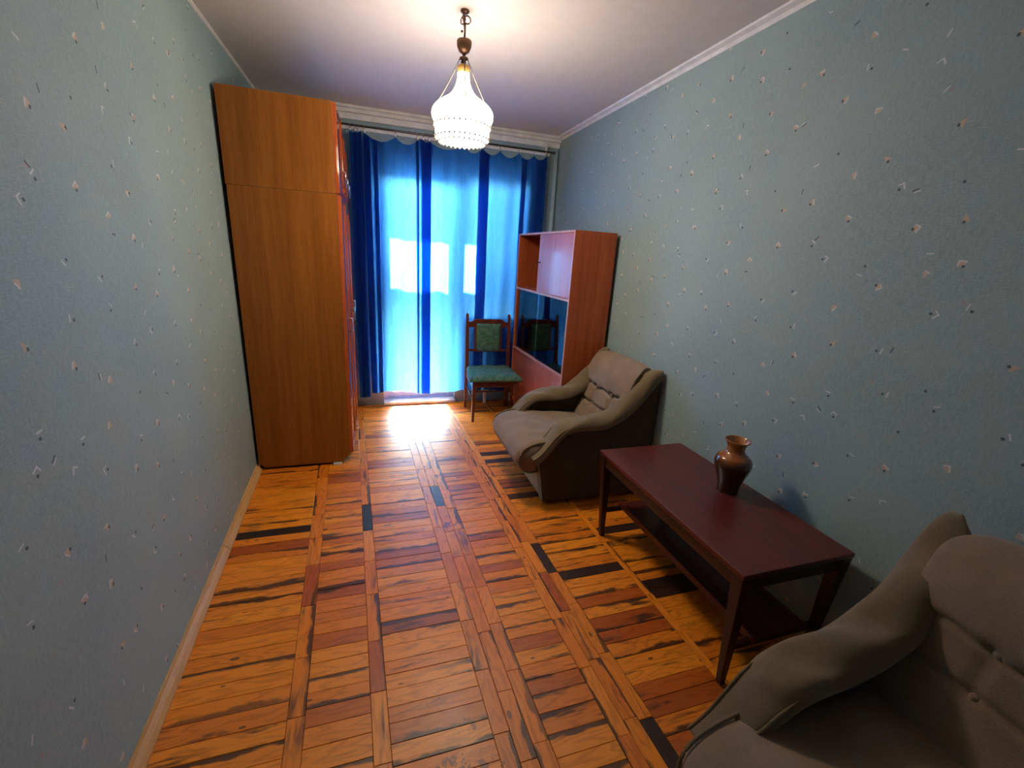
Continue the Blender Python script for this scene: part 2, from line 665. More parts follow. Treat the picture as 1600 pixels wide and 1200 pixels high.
cols = [  # boundaries: x as a function of y
    ('across', lin(-.70 + .012, -.775 + .012), lin(-.296, -.387)),
    ('along', lin(-.296, -.387), lin(-.243, -.318)),
    ('across', lin(-.243, -.318), lin(-.037, -.113)),
    ('along', lin(-.037, -.113), lin(.017, -.062)),
    ('across', lin(.017, -.062), lin(.334, .262)),
    ('along', lin(.334, .262), lin(.390, .318)),
    ('along', lin(.390, .318), lin(.447, .374)),
    ('along', lin(.447, .374), lin(.503, .430)),
    ('across', lin(.503, .430), lin(.717, .645)),
    ('along', lin(.717, .645), lin(.771, .690)),
    ('along', lin(.771, .690), lin(.825, .733)),
    ('along', lin(.825, .733), lin(.878, .775)),
    ('across', lin(.878, .775), lin(1.208, 1.135)),
    ('along', lin(1.208, 1.135), lin(1.243, 1.170)),
    ('across', lin(1.243, 1.170), lin(1.60, 1.52)),
    ('across', lin(1.60, 1.52), lambda y: XR),
]
darks = {(428, 830): 0.99, (424, 853): 0.642, (661, 977): 0.628, (661, 858): 0.601, (620, 721): 0.625, (573, 798): 0.99, (597, 1008): 0.58,
         (490, 896): 0.601, (685, 777): 0.97, (922, 888): 0.97, (976, 958): 0.628, (993, 992): 0.608, (1110, 1085): 0.642, (850, 862): 0.97,
         (862, 905): 0.608, (1027, 1150): 0.97, (1040, 903): 0.98, (1052, 929): 0.96, (956, 823): 0.97, (912, 806): 0.642, (839, 1008): 0.587,
         (770, 690): 0.642, (775, 706): 0.95, (783, 722): 0.93, (806, 758): 0.642, (812, 774): 0.93, (600, 679): 0.642, (612, 724): 0.614, (712, 740): 0.608,
         (690, 672): 0.608, (725, 716): 0.58, (760, 838): 0.59, (775, 884): 0.558, (830, 745): 0.642, (1000, 925): 0.573, (560, 745): 0.608, (1080, 1000): 0.573,
         (560, 980): 0.544, (650, 1130): 0.52, (1070, 1170): 0.544, (870, 720): 0.642}
lights = {(1000, 930): 0, (1100, 1040): 0, (960, 880): 0, (1130, 1075): 0, (930, 840): 0, (602, 1110): .05, (850, 960): .1,
          (760, 930): .1, (470, 960): .1, (660, 925): .2}
darkpts = [(floor_at(*k), v) for k, v in darks.items()]
lightpts = [(floor_at(*k), v) for k, v in lights.items()]
planks = []
for ci, (kind, xa, xb) in enumerate(cols):
    y = .30 + rnd.random() * .1 if kind == 'across' else .30 + (ci % 3) * .083
    y = YN + (y - YN) % .06 if kind == 'across' else YN + .02 + (ci % 4) * .06
    y0 = YN
    while y0 < YB + .2:
        ln = rnd.uniform(.056, .074) if kind == 'across' else rnd.uniform(.21, .27)
        if ci == 13:
            ln = .40
        y1 = min(y0 + ln, YB + .24)
        planks.append((kind, xa, xb, y0, y1))
        y0 = y1


def plank_geo(p, ox=0, oy=0):
    kind, xa, xb, y0, y1 = p
    yc = (y0 + y1) / 2
    xc = (xa(yc) + xb(yc)) / 2
    g = .0006
    z = rnd.uniform(-.0008, .0008)
    c = lambda i, zz: [(xa(y0) + g + i - ox, y0 + g + i - oy, zz), (xb(y0) - g - i - ox, y0 + g + i - oy, zz),
                       (xb(y1) - g - i - ox, y1 - g - i - oy, zz), (xa(y1) + g + i - ox, y1 - g - i - oy, zz)]
    vs_ = c(0, -.012) + c(0, z - .0010) + c(.0010, z)
    fs = [(8, 9, 10, 11)]
    for a in (0, 4):
        for i in range(4):
            j = (i + 1) % 4
            fs.append((a + i, a + j, a + 4 + j, a + 4 + i))
    r = rnd.random()
    tone = .02 + .42 * rnd.random() ** 1.7
    if kind == 'across' and rnd.random() < .05:
        tone = rnd.uniform(.48, .60)
    if kind == 'along':
        tone = .12 + .33 * rnd.random()
    for (q, val) in lightpts + darkpts:
        if y0 <= q[1] < y1 and xa(q[1]) <= q[0] < xb(q[1]):
            tone = val
    if p[1] is cols[13][1]:
        tone = .9 if yc > 2.06 and yc < 2.3 else .0
    hue = rnd.random() * (1 if kind == 'along' else .6)
    off = (rnd.random() * 40, rnd.random() * 40)
    uvs = []
    loc_uv = [(0, 0), (1, 0), (1, 1), (0, 1)] * 3 if kind == 'across' else [(0, 0), (0, 1), (1, 1), (1, 0)] * 3
    if rnd.random() < .5:
        loc_uv = [(a, 1 - b_) for a, b_ in loc_uv]
    for v in vs_:
        a, b_ = (v[0] + ox, v[1] + oy) if kind == 'across' else (v[1] + oy, v[0] + ox)
        uvs.append((a + off[0], b_ + off[1]))
    return vs_, fs, tone, hue, uvs, loc_uv


def make_planks(lst, name, kind=None, loc=(0, 0)):
    V, F, T, U_, Hh, L_ = [], [], [], [], [], []
    for p in lst:
        vs_, fs, tone, hue, uvs, luv = plank_geo(p, *loc)
        L_ += luv
        o = len(V)
        V += vs_
        F += [tuple(i + o for i in f) for f in fs]
        T += [tone] * len(vs_)
        Hh += [hue] * len(vs_)
        U_ += uvs
    me = bpy.data.meshes.new(name)
    me.from_pydata(V, [], F)
    me.materials.append(MT['plank'])
    a = me.attributes.new('tone', 'FLOAT', 'POINT')
    a.data.foreach_set('value', T)
    a = me.attributes.new('hue', 'FLOAT', 'POINT')
    a.data.foreach_set('value', Hh)
    uv = me.uv_layers.new(name='grain')
    for l in me.loops:
        uv.data[l.index].uv = U_[l.vertex_index]
    uv = me.uv_layers.new(name='local')
    for l in me.loops:
        uv.data[l.index].uv = L_[l.vertex_index]
    o = bpy.data.objects.new(name, me)
    COL.objects.link(o)
    o.location = (loc[0], loc[1], 0)
    o.parent = fl
    if kind:
        o['kind'] = kind
    return o


def in_view(p):
    yc = (p[3] + p[4]) / 2
    xc = (p[1](yc) + p[2](yc)) / 2
    w = Vector((xc, yc, -1.5))
    c = [sum(R3[i][j] * w[i] for i in range(3)) for j in range(3)]
    if c[2] <= .05:
        return 0
    u, v = 800 + FPX * c[0] / c[2], 600 + FPX * c[1] / c[2]
    if not (-40 < u < 1640 and v < 1240):
        return 0
    if xc < -.1 and yc > 3.08 and xc < -.17:
        return 0
    if xc > 1.0 and 2.28 < yc < 2.9:
        return 0
    if xc > 1.32 and yc > 2.9:
        return 0
    if xc > .95 and yc < .7:
        return 0
    return (p[4] - p[3]) * (p[2](yc) - p[1](yc)) / c[2] ** 3


order = sorted(planks, key=in_view, reverse=True)
near = [p for p in order[:295] if in_view(p) > 0]
rest = [p for p in planks if p not in near]
for p in near:
    yc = (p[3] + p[4]) / 2
    make_planks([p], 'plank', None, ((p[1](yc) + p[2](yc)) / 2, yc))
make_planks(rest, 'small_planks', 'stuff')

# baseboards
bbm = MB()
prof = [(0, 0), (.034, 0), (.034, .010), (.024, .024), (.010, .036), (.008, .044), (0, .044)]
ys = [YN, 1.0, 2.162, 3.02]
for ya, yb in ((YN, 2.160), (2.164, 3.03)):
    b = MB()
    pts = []
    for y in (ya, yb):
        pts += [(xl_floor(y) + p[0] - .001, y, p[1]) for p in prof]
    k = len(prof)
    b.add(pts, [tuple(range(k)), tuple(range(2 * k - 1, k - 1, -1))] + [(i, (i + 1) % k, (i + 1) % k + k, i + k) for i in range(k)])
    bbm.add(b.v, b.f)
bbm.build('baseboard_left', MT['base'], kind='structure', bevel=.001)
b = MB()
b.prism([(0, 0), (-.034, 0), (-.034, .010), (-.024, .024), (-.010, .036), (-.008, .044), (0, .044)], YN, 4.25)
b.build('baseboard_right', MT['base'], kind='structure', loc=(XR, 0, 0))

# ceiling trims: stepped cornice on the window wall, thin white strip along both side walls
b = MB()
for z0, z1, d in ((H - .022, H, .075), (H - .05, H - .022, .055), (H - .095, H - .05, .028)):
    b.box(-.80, XR, YB - d, YB, z0, z1)
b.build('trim_1', MT['white'], kind='structure', bevel=.004)
b = MB()
b.prism([(XR, H), (XR - .042, H), (XR - .036, H - .008), (XR - .012, H - .016), (XR, H - .030)], YN, YB - .02)
b.build('trim_2', MT['white'], kind='structure')
b = MB()
b.prism([(-.785, H), (-.773, H), (-.775, H - .008), (-.785, H - .012)], YN, YB - .02)
b.build('trim_3', MT['white'], kind='structure')

# balcony door and window in the opening
dr = bpy.data.objects.new('door_1', None)
COL.objects.link(dr)
dr['kind'] = 'structure'
dr.location = (DX0, YB + .09, 0)
f = MB()
Wd = DX1 - DX0
f.box(0, .045, 0, .07, .0, LZ)
f.box(Wd - .045, Wd, 0, .07, .0, LZ)
f.box(.045, Wd - .045, 0, .07, LZ - .05, LZ)
f.box(.045, Wd - .045, 0, .07, 0, .05)
f.build('door_frame', MT['white'], dr, bevel=.003)
for x0, x1 in ((.045, Wd - .045),):
    lf = MB()
    lf.box(x0, x0 + .05, .015, .055, .05, LZ - .05)
    lf.box(x1 - .05, x1, .015, .055, .05, LZ - .05)
    lf.box(x0 + .05, x1 - .05, .015, .055, LZ - .11, LZ - .05)
    lf.box(x0 + .05, x1 - .05, .015, .055, .05, .10)
    q = lf.build('door_leaf', MT['white'], dr, bevel=.003)
    MB().box(x0 + .05, x1 - .05, .033, .037, .10, LZ - .11).build('pane', MT['glass'], q)
wi = bpy.data.objects.new('window_1', None)
COL.objects.link(wi)
wi['kind'] = 'structure'
wi.location = (DX1, YB + .09, .85)
f = MB()
Ww, Hw = WX1 - DX1, LZ - .85
f.box(0, .05, 0, .07, 0, Hw)
f.box(Ww - .05, Ww, 0, .07, 0, Hw)
f.box(.05, Ww - .05, 0, .07, Hw - .06, Hw)
f.box(.05, Ww - .05, 0, .07, 0, .06)
f.box(.20, .28, 0, .07, .06, Hw - .06)
f.build('window_frame', MT['white'], wi, bevel=.003)
MB().box(.05, Ww - .05, .033, .037, .06, Hw - .06).build('pane', MT['glass'], wi)
MB().box(-.01, Ww + .05, -.14, .0, -.03, 0).build('window_sill', MT['white'], wi, bevel=.005)
MB().box(DX0, DX1, YB - .03, YB + .09, 0, .03).build('trim_4', MT['white'], kind='structure', bevel=.006)

# balcony outside with unseen sun blockers added, and the ground far below
b = MB()
b.box(-1.2, 2.4, YB + .25, 5.6, -.14, -.02)
b.box(-1.2, 2.4, YB + .25, 5.45, 2.42, 2.56)  # unseen upper slab, sized to keep sun off the curtain tops
b.box(-1.3, -1.2, YB + .25, 5.6, -.14, 2.56)
b.box(2.4, 2.5, YB + .25, 5.6, -.14, 2.56)
b.box(1.04, 1.52, 5.30, 5.44, -.02, 2.42)  # unseen column added to block sun from the right of the curtain
b.build('balcony_and_blockers', MT['concrete'], kind='structure')
scr = thing('added_sun_screen', 'unseen frosted screen added on the balcony to shape sun on the curtains', 'screen', (.6, 5.52, 1.05))  # added out of view: splits the sun between curtain patch and floor patch
MB().box(-1.75, 1.75, -.004, .004, 0, .95).build('panel', MT['frosted'], scr)
f = MB()
for z in (0, .95):
    f.box(-1.8, 1.8, -.02, .02, z - .015, z + .015)
for x in (-1.78, 0, 1.78):
    f.box(x - .015, x + .015, -.015, .015, -1.06, .95)
f.build('rail', MT['rod'], scr)
MB().box(-60, 60, 6, 120, -9.2, -9).build('ground', MT['ground'], kind='structure')

# heating riser in the corner
b = MB()
b.tube([(0, 0, 0), (0, 0, 1.2), (0, 0, 2.46)], .021, 14)
tag(b.build('heating_pipe', MT['pipe'], smooth=True, loc=(1.708, 4.235, 0)), 'pale blue painted heating riser pipe in the corner beside the blue curtain', 'pipe')

# radiator under the window
rad = thing('radiator', 'pale radiator showing below the curtain hem behind the green chair', 'radiator', (1.0, 4.205, 0))
for i in range(6):
    b = MB()
    b.box(.03 + i * .07, .085 + i * .07, -.022, .022, .13, .66)
    b.build('section', MT['white'], rad, bevel=.012)
MB().tube([(.0, 0, .17), (.2, 0, .17), (.46, 0, .17)], .013, 10).build('pipe', MT['white'], rad, smooth=True)
MB().tube([(.0, 0, .62), (.2, 0, .62), (.46, 0, .62)], .013, 10).build('pipe', MT['white'], rad, smooth=True)
for x in (.10, .38):
    MB().box(x - .012, x + .012, -.018, .018, 0, .135).build('foot', MT['white'], rad)

# ------------------------------------------------------------------ curtain rods, rings, curtains
YR = 4.135
ZR = 2.42
b = MB().tube([(-.62, 0, 0), (.4, 0, 0), (1.64, 0, 0)], .0085, 10)
b.ball((1.645, 0, 0), .014)
rodo = b.build('curtain_rod', MT['rod'], smooth=True, loc=(0, YR, ZR))
tag(rodo, 'thin dark metal curtain rod with the blue curtains clipped on it', 'curtain rod')
rl = thing('curtain_rail', 'white rail just behind the dark curtain rod under the cornice', 'curtain rail', (0, 4.205, 2.415))
MB().box(-.60, 1.63, -.008, .008, -.014, .014).build('rail', MT['white'], rl, bevel=.003)
for x in (-.3, 1.575):
    q = MB()
    q.box(x - .010, x + .010, -.050, .062, .020, .030)
    q.box(x - .010, x + .010, -.050, -.040, -.02, .072)
    q.build('bracket', MT['white'], rl, bevel=.002)

rings_x = {'narrow': [-.115, -.075, -.050], 'left': [-.005, .235, .415], 'right': [.460, .51, .80, .97, 1.13, 1.30, 1.45, 1.565]}


def ring_obj(x):
    t = MB().tube([(.0155 * math.cos(a) * .35, .0155 * math.cos(a), .0155 * math.sin(a)) for a in [2 * math.pi * k / 14 for k in range(14)]], .0022, 6, True)
    return t


first = None
ORD = ['first from the left', 'second from the left', 'third from the left', 'fourth from the left', 'fourth from the right', 'third from the right', 'second from the right', 'rightmost']
for grp, xs in rings_x.items():
    for x in xs:
        if first is None:
            first = ring_obj(0).build('curtain_ring', MT['chrome'], smooth=True)
            clip = MB().box(-.004, .004, -.003, .003, -.042, -.013).build('clip', MT['chrome'], first, bevel=.001)
            o = first
        else:
            o = copy_tree(first)
        o.location = (x, YR, ZR - .006)
        tag(o, 'metal curtain ring, %s on the %s panel' % (ORD[xs.index(x)], {'narrow': 'narrow navy', 'left': 'left blue', 'right': 'wide right'}[grp]), 'curtain ring', 'rings on the curtain rod')


def curtain(name, x0, x1, xs, zb, pleats, label, phase=0, amp=.022, yb=0.0):
    """hanging cloth; at each pleat (position, width) the cloth doubles back on itself"""
    path = []                      # (x, depth offset)
    x = x0
    step = .006
    for px, pw in sorted(pleats) + [(9, 0)]:
        while x < min(px, x1):
            path.append((x, 0.0))
            x += step
        if px > x1:
            break
        m = max(6, int(pw / step))
        for i in range(m):                       # front lap, then back under, then on
            path.append((px + pw * i / m, -.010 * math.sin(math.pi * i / m / 2)))
        for i in range(m):
            path.append((px + pw - pw * i / m, -.010 + .022 * i / m))
        for i in range(m):
            path.append((px + pw * i / m, .012 + .006 * math.sin(math.pi * i / m)))
        x = px + pw
    path.append((x1, 0.0))
    nu = len(path) - 1
    nv = 60
    g = []
    ztop = ZR - .042
    for j in range(nv + 1):
        t = j / nv
        for i, (xt, dy) in enumerate(path):
            left = max([q for q in xs if q <= xt + 1e-6] or [xs[0]])
            right = min([q for q in xs if q >= xt - 1e-6] or [xs[-1]])
            sag = 0
            if right > left:
                k = (xt - left) / (right - left)
                sag = min(.050, (right - left) * .30) * math.sin(math.pi * k) ** .8
            zt = ztop - sag
            w = amp * math.sin(2 * math.pi * (xt * 3.1 + phase) + .9 * math.sin(6 * xt + 1.2 * t)) * .8 + amp * .25 * math.sin(2 * math.pi * xt * 8.3 + 1.7 * t + phase)
            grow = .45 + .55 * min(1, t * 2.2)
            y = YR + yb + w * grow + dy + .004 * math.sin(19 * t + 20 * xt)
            z = zt + (zb + .010 * math.sin(8 * xt + phase) - zt) * t
            g.append((xt + .004 * math.sin(2 * math.pi * xt * 3 + 2 * t) * t, y, z))
    W = nu + 1
    b = MB().add(g, [(j * W + i, j * W + i + 1, (j + 1) * W + i + 1, (j + 1) * W + i) for j in range(nv) for i in range(nu)])
    o = b.build(name, MT['curtain'], smooth=True)
    return tag(o, label, 'curtain', 'blue curtains over the balcony door')


curtain('curtain', -.125, -.030, rings_x['narrow'], .135, [(-.10, .03), (-.06, .025)], 'narrow gathered navy curtain end next to the wardrobe', .2, .012, 0)
curtain('curtain', -.022, .4375, rings_x['left'], .165, [(-.018, .05), (.060, .030), (.400, .024)], 'left blue curtain panel, glowing brightest at its middle', .55, .025, .010)
curtain('curtain', .4315, 1.585, rings_x['right'], .160, [(.442, .085), (.945, .085), (1.33, .05), (1.50, .06)], 'wide right blue curtain panel behind the green chair', .55, .025, -.011)

# ------------------------------------------------------------------ wardrobe
WX0, WX1_, WY0, WY1 = -.757, -.180, 3.035, 4.085
WD = thing('wardrobe', 'tall orange-brown wardrobe with upper cabinet against the left wall', 'wardrobe', (WX0, WY0, 0))
w_, d_ = WX1_ - WX0, WY1 - WY0
side = [(.0, .055), (.035, .018), (w_ - .05, .018), (w_, .075), (w_, 1.790), (0, 1.790)]
MB().prism(side, 0, .018).build('side_panel', MT['wardrobe'], WD, bevel=.001)
MB().prism(side, d_ - .018, d_).build('side_panel', MT['wardrobe'], WD, bevel=.001)
b = MB()
b.box(0, .008, .018, d_ - .018, .06, 1.79)
b.box(.008, w_ - .02, .018, d_ - .018, 1.772, 1.790)
b.box(.008, w_ - .02, .018, d_ - .018, .08, .098)
b.box(.008, w_ - .02, d_ / 3 - .009, d_ / 3 + .009, .098, 1.772)
b.box(.008, w_ - .02, 2 * d_ / 3 - .009, 2 * d_ / 3 + .009, .098, 1.772)
b.build('carcass', MT['wardrobe'], WD)
MB().box(w_ - .06, w_ - .045, .02, d_ - .02, .0, .08).build('plinth', MT['dark_gap'], WD)
MB().box(.03, w_ - .07, .03, d_ - .03, .0, .02).build('base_skid', MT['dark_gap'], WD)
MB().box(w_ - .11, w_ - .055, -.012, .03, 0, .014).build('shim', MT['white'], WD, label='small white shim under the wardrobe corner')
# upper unit, standing a hair proud
b = MB()
up = thing('cabinet', 'orange-brown upper cabinet standing on top of the wardrobe', 'cabinet', (WX0 - .004, WY0 - .001, 1.791))
hu = 2.284 - 1.791
MB().box(0, w_, 0, .018, 0, hu).build('side_panel', MT['wardrobe'], up, bevel=.001)
MB().box(0, w_, d_ - .018, d_, 0, hu).build('side_panel', MT['wardrobe'], up, bevel=.001)
b = MB()
b.box(0, .008, .018, d_ - .018, 0, hu)
b.box(.008, w_ - .02, .018, d_ - .018, 0, .018)
b.box(.008, w_ - .02, .018, d_ - .018, hu - .018, hu)
b.build('carcass', MT['wardrobe'], up)


def cab_door(parent, y0, y1, z0, z1, ang, handle_z, hinge_near=True, m='door'):
    """door leaf hinged at its near or far edge and slightly ajar"""
    L = y1 - y0
    s = 1 if hinge_near else -1
    b = MB()
    b.box(0, .018, 0, s * L, z0, z1)
    o = b.build('door', MT[m], parent, bevel=.0015)
    o.location = (w_ + .001, y0 if hinge_near else y1, 0)
    o.rotation_euler = (0, 0, -s * math.radians(ang))
    f = MB()
    for (a0, a1, c0, c1) in ((.0, .03, z0, z1), (L - .03, L, z0, z1), (.03, L - .03, z0, z0 + .03), (.03, L - .03, z1 - .03, z1)):
        f.box(.018, .025, s * a0, s * a1, c0, c1)
    f.build('moulding', MT['door'], o, bevel=.002)
    h = MB().tube([(.018, s * (L - .045), handle_z - .05), (.040, s * (L - .045), handle_z - .045), (.040, s * (L - .045), handle_z + .045), (.018, s * (L - .045), handle_z + .05)], .0045, 8)
    h.build('handle', MT['chrome'], o, smooth=True)
    return o


t3 = d_ / 3
cab_door(WD, .002, t3 - .002, .085, 1.785, 1.5, .95)
cab_door(WD, t3 + .002, 2 * t3 - .002, .085, 1.745, 2.2, .98)
cab_door(WD, 2 * t3 + .002, d_ - .002, .085, 1.73, 1.2, 1.0)
cab_door(up, .002, t3 - .002, .004, hu - .004, 1.8, .12)
cab_door(up, t3 + .002, 2 * t3 - .002, .01, hu - .03, 1.6, .12)
cab_door(up, 2 * t3 + .002, d_ - .002, .01, hu - .06, 1.3, .12)

# ------------------------------------------------------------------ bookcase with sliding glass
BA = math.atan2(1.371 - 1.338, 4.072 - 2.927)
BK = thing('bookcase', 'reddish cherry bookcase with sliding glass front in the far right corner', 'bookcase', (1.371, 2.927, 0), BA)
BD, BL, BH = .335, 1.145, 1.69   # depth (local x), length (local y), height


MB().box(0, BD, 0, .018, .0, BH - .012).build('side_panel', MT['cherry'], BK, bevel=.001)
MB().box(0, BD, BL - .018, BL, .0, BH - .012).build('side_panel', MT['cherry'], BK, bevel=.001)
MB().box(-.002, BD, 0, BL, BH - .012, BH + .004).build('top', MT['cherry'], BK, bevel=.001)
MB().box(BD - .008, BD, .018, BL - .018, .05, BH - .012).build('back_panel', MT['cherry'], BK)
z1s, z2s, z3s = 1.205, .63, .915
e = MB()
e.box(-.004, -.0005, 0, BL, BH - .012, BH + .004)
e.box(-.004, -.0005, 0, .016, .0, BH - .012)
e.box(-.004, -.0005, BL - .016, BL, .0, BH - .012)
e.build('edge_band', MT['edge'], BK)
for z in (z1s, z2s):
    q = MB().box(.002, BD - .01, .018, BL - .018, z - .009, z + .009).build('shelf', MT['cherry'], BK)
    MB().box(-.003, .0015, .016, BL - .016, z - .009, z + .009).build('edge_band', MT['edge'], q)
q = MB().box(.025, BD - .01, .018, BL - .018, z3s - .009, z3s + .009).build('shelf', MT['cherry_front'], BK)
MB().box(.0225, .025, .018, BL - .018, z3s - .009, z3s + .009).build('edge_band', MT['edge'], q)
MB().box(.002, BD - .01, .018, BL - .018, .055, .073).build('shelf', MT['cherry'], BK)
MB().box(.03, .045, .018, BL - .018, 0, .055).build('plinth', MT['dark_gap'], BK)
# upper: open cubby at the far end, door over the near part
yd = .625
MB().box(.004, BD - .01, yd, yd + .016, z1s + .009, BH - .012).build('divider', MT['cherry'], BK)
dd = MB().box(0.0, .016, .020, yd + .014, z1s + .012, BH - .014).build('door', MT['cherry_front'], BK, bevel=.001)
k = MB().tube([(-.022, yd - .03, 1.455), (-.010, yd - .03, 1.455), (.001, yd - .03, 1.455)], [.009, .0045, .0045], 12)
k.build('knob', MT['black'], dd, smooth=True)
# sliding panes
MB().box(.006, .010, .020, BL * .53, z2s + .011, z1s - .011).build('glass_pane', MT['cabglass'], BK)
MB().box(.014, .018, BL * .47, BL - .020, z2s + .011, z1s - .011).build('glass_pane', MT['cabglass'], BK)
# lower sliding wooden doors
MB().box(.002, .014, .020, BL * .52, .073, z2s - .010).build('door', MT['cherry_front'], BK, bevel=.001)
MB().box(.016, .028, BL * .48, BL - .020, .073, z2s - .010).build('door', MT['cherry_front'], BK, bevel=.001)

# ------------------------------------------------------------------ upholstered dining chair
CH = thing('dining_chair', 'dark red wooden chair with worn green floral seat before the curtain', 'chair', (1.065, 3.86, 0), math.radians(-3))
# local: x -0.20..0.21, front at y -0.19, back at y +0.19
for x in (-.195, .205):
    MB().leg((x, -.185, 0), (x * .985, -.195, .39), .011, .019).build('leg', MT['chairwood'], CH, bevel=.002)
for x in (-.205, .205):
    s = MB()
    s.leg((x, .215, 0), (x, .185, .42), .012, .017, .014, .018)
    s.build('leg', MT['chairwood'], CH, bevel=.002)
    s = MB()
    s.leg((x, .185, .42), (x, .215, .80), .017, .015, .018, .014)
    s.leg((x, .215, .80), (x, .228, .925), .015, .012, .014, .011)
    s.ball((x, .229, .930), .015, 1, 1, 1)
    s.build('back_post', MT['chairwood'], CH, bevel=.002)
for y0, y1, nm in ((-.205, -.180, 'apron'), (.175, .195, 'apron')):
    MB().box(-.185, .19, y0, y1, .335, .395).build(nm, MT['chairwood'], CH, bevel=.002)
for x in (-.203, .198):
    MB().box(x - .008, x + .010, -.18, .18, .335, .395).build('apron', MT['chairwood'], CH, bevel=.002)
    MB().tube([(x, -.185, .225), (x, 0, .232), (x, .20, .24)], .0085, 8).build('stretcher', MT['chairwood'], CH, smooth=True)
MB().tube([(-.2, .0, .232), (0, .0, .232), (.2, .0, .232)], .0075, 8).build('stretcher', MT['chairwood'], CH, smooth=True)


def pillow(nx, ny, hx, hy, h, crown, edge, name, m, parent, loc=(0, 0, 0), fn=None, taper=None, rot=None):
    """upholstered pad: closed rounded slab with a crowned top"""
    top, bot = [], []
    for j in range(ny + 1):
        for i in range(nx + 1):
            u, v = i / nx * 2 - 1, j / ny * 2 - 1
            # squircle edge
            x, y = hx * u, hy * v
            if taper:
                x *= taper(v)
            ex = 1 - abs(u) ** 10
            ey = 1 - abs(v) ** 10
            r = max(0, min(ex, ey)) ** .5
            z = h * (.35 + .65 * r) + crown * (1 - u * u) * (1 - v * v)
            if fn:
                z += fn(u, v) * r
            top.append((x, y, z))
            bot.append((x * .985, y * .985, 0))
    W = nx + 1
    n = len(top)
    fs = [(j * W + i, j * W + i + 1, (j + 1) * W + i + 1, (j + 1) * W + i) for j in range(ny) for i in range(nx)]
    fs += [tuple(n + k for k in reversed(f)) for f in fs]
    rim = list(range(W)) + [j * W + nx for j in range(1, ny + 1)] + [ny * W + i for i in range(nx - 1, -1, -1)] + [j * W for j in range(ny - 1, 0, -1)]
    for a, c in zip(rim, rim[1:] + rim[:1]):
        fs.append((a, c, c + n, a + n))
    o = MB().add(top + bot, fs).build(name, m, parent, smooth=True, loc=loc)
    if rot:
        o.rotation_euler = rot
    return o


pillow(22, 22, .232, .225, .050, .018, 0, 'seat', MT['green'], CH, (.003, -.015, .395),
       fn=lambda u, v: .004 * math.sin(7 * u + 3 * v) - .008 * math.exp(-((u + .35) ** 2 + (v + .45) ** 2) / .02), taper=lambda v: 1.0 - .07 * v)
# top rail with raised arched centre
tr = MB()
pts = [(-.20, .815), (-.20, .868), (-.165, .868), (-.13, .895), (.13, .895), (.165, .868), (.20, .868), (.20, .815)]
tr.prism(pts, .207, .225)
tr.build('top_rail', MT['chairwood'], CH, bevel=.003)
MB().box(-.19, .19, .192, .208, .580, .605).build('back_rail', MT['chairwood'], CH, bevel=.003)
for x in (-.125, .125):
    MB().leg((x, .202, .60), (x, .214, .82), .010, .010, .007, .007).build('back_slat', MT['chairwood'], CH, bevel=.001)
pillow(14, 16, .118, .140, .022, .012, 0, 'backrest', MT['green'], CH, (0, .205, .715), rot=(math.radians(93), 0, 0))

# ------------------------------------------------------------------ armchairs
def sstep(a, b, x):
    t = max(0, min(1, (x - a) / (b - a)))
    return t * t * (3 - 2 * t)


def catmull(pts, n):
    out = []
    P = [pts[0]] + list(pts) + [pts[-1]]
    for i in range(1, len(P) - 2):
        for k in range(n):
            t = k / n
            q = []
            for c in range(len(pts[0])):
                a, b_, d, e_ = P[i - 1][c], P[i][c], P[i + 1][c], P[i + 2][c]
                q.append(.5 * ((2 * b_) + (-a + d) * t + (2 * a - 5 * b_ + 4 * d - e_) * t * t + (-a + 3 * b_ - 3 * d + e_) * t ** 3))
            out.append(tuple(q))
    out.append(tuple(pts[-1]))
    return out


ARM = [(0.0, .315), (.055, .355), (.105, .415), (.150, .470), (.195, .512), (.28, .530), (.38, .538), (.48, .555), (.57, .605), (.65, .690), (.72, .770), (.770, .830), (.812, .838)]


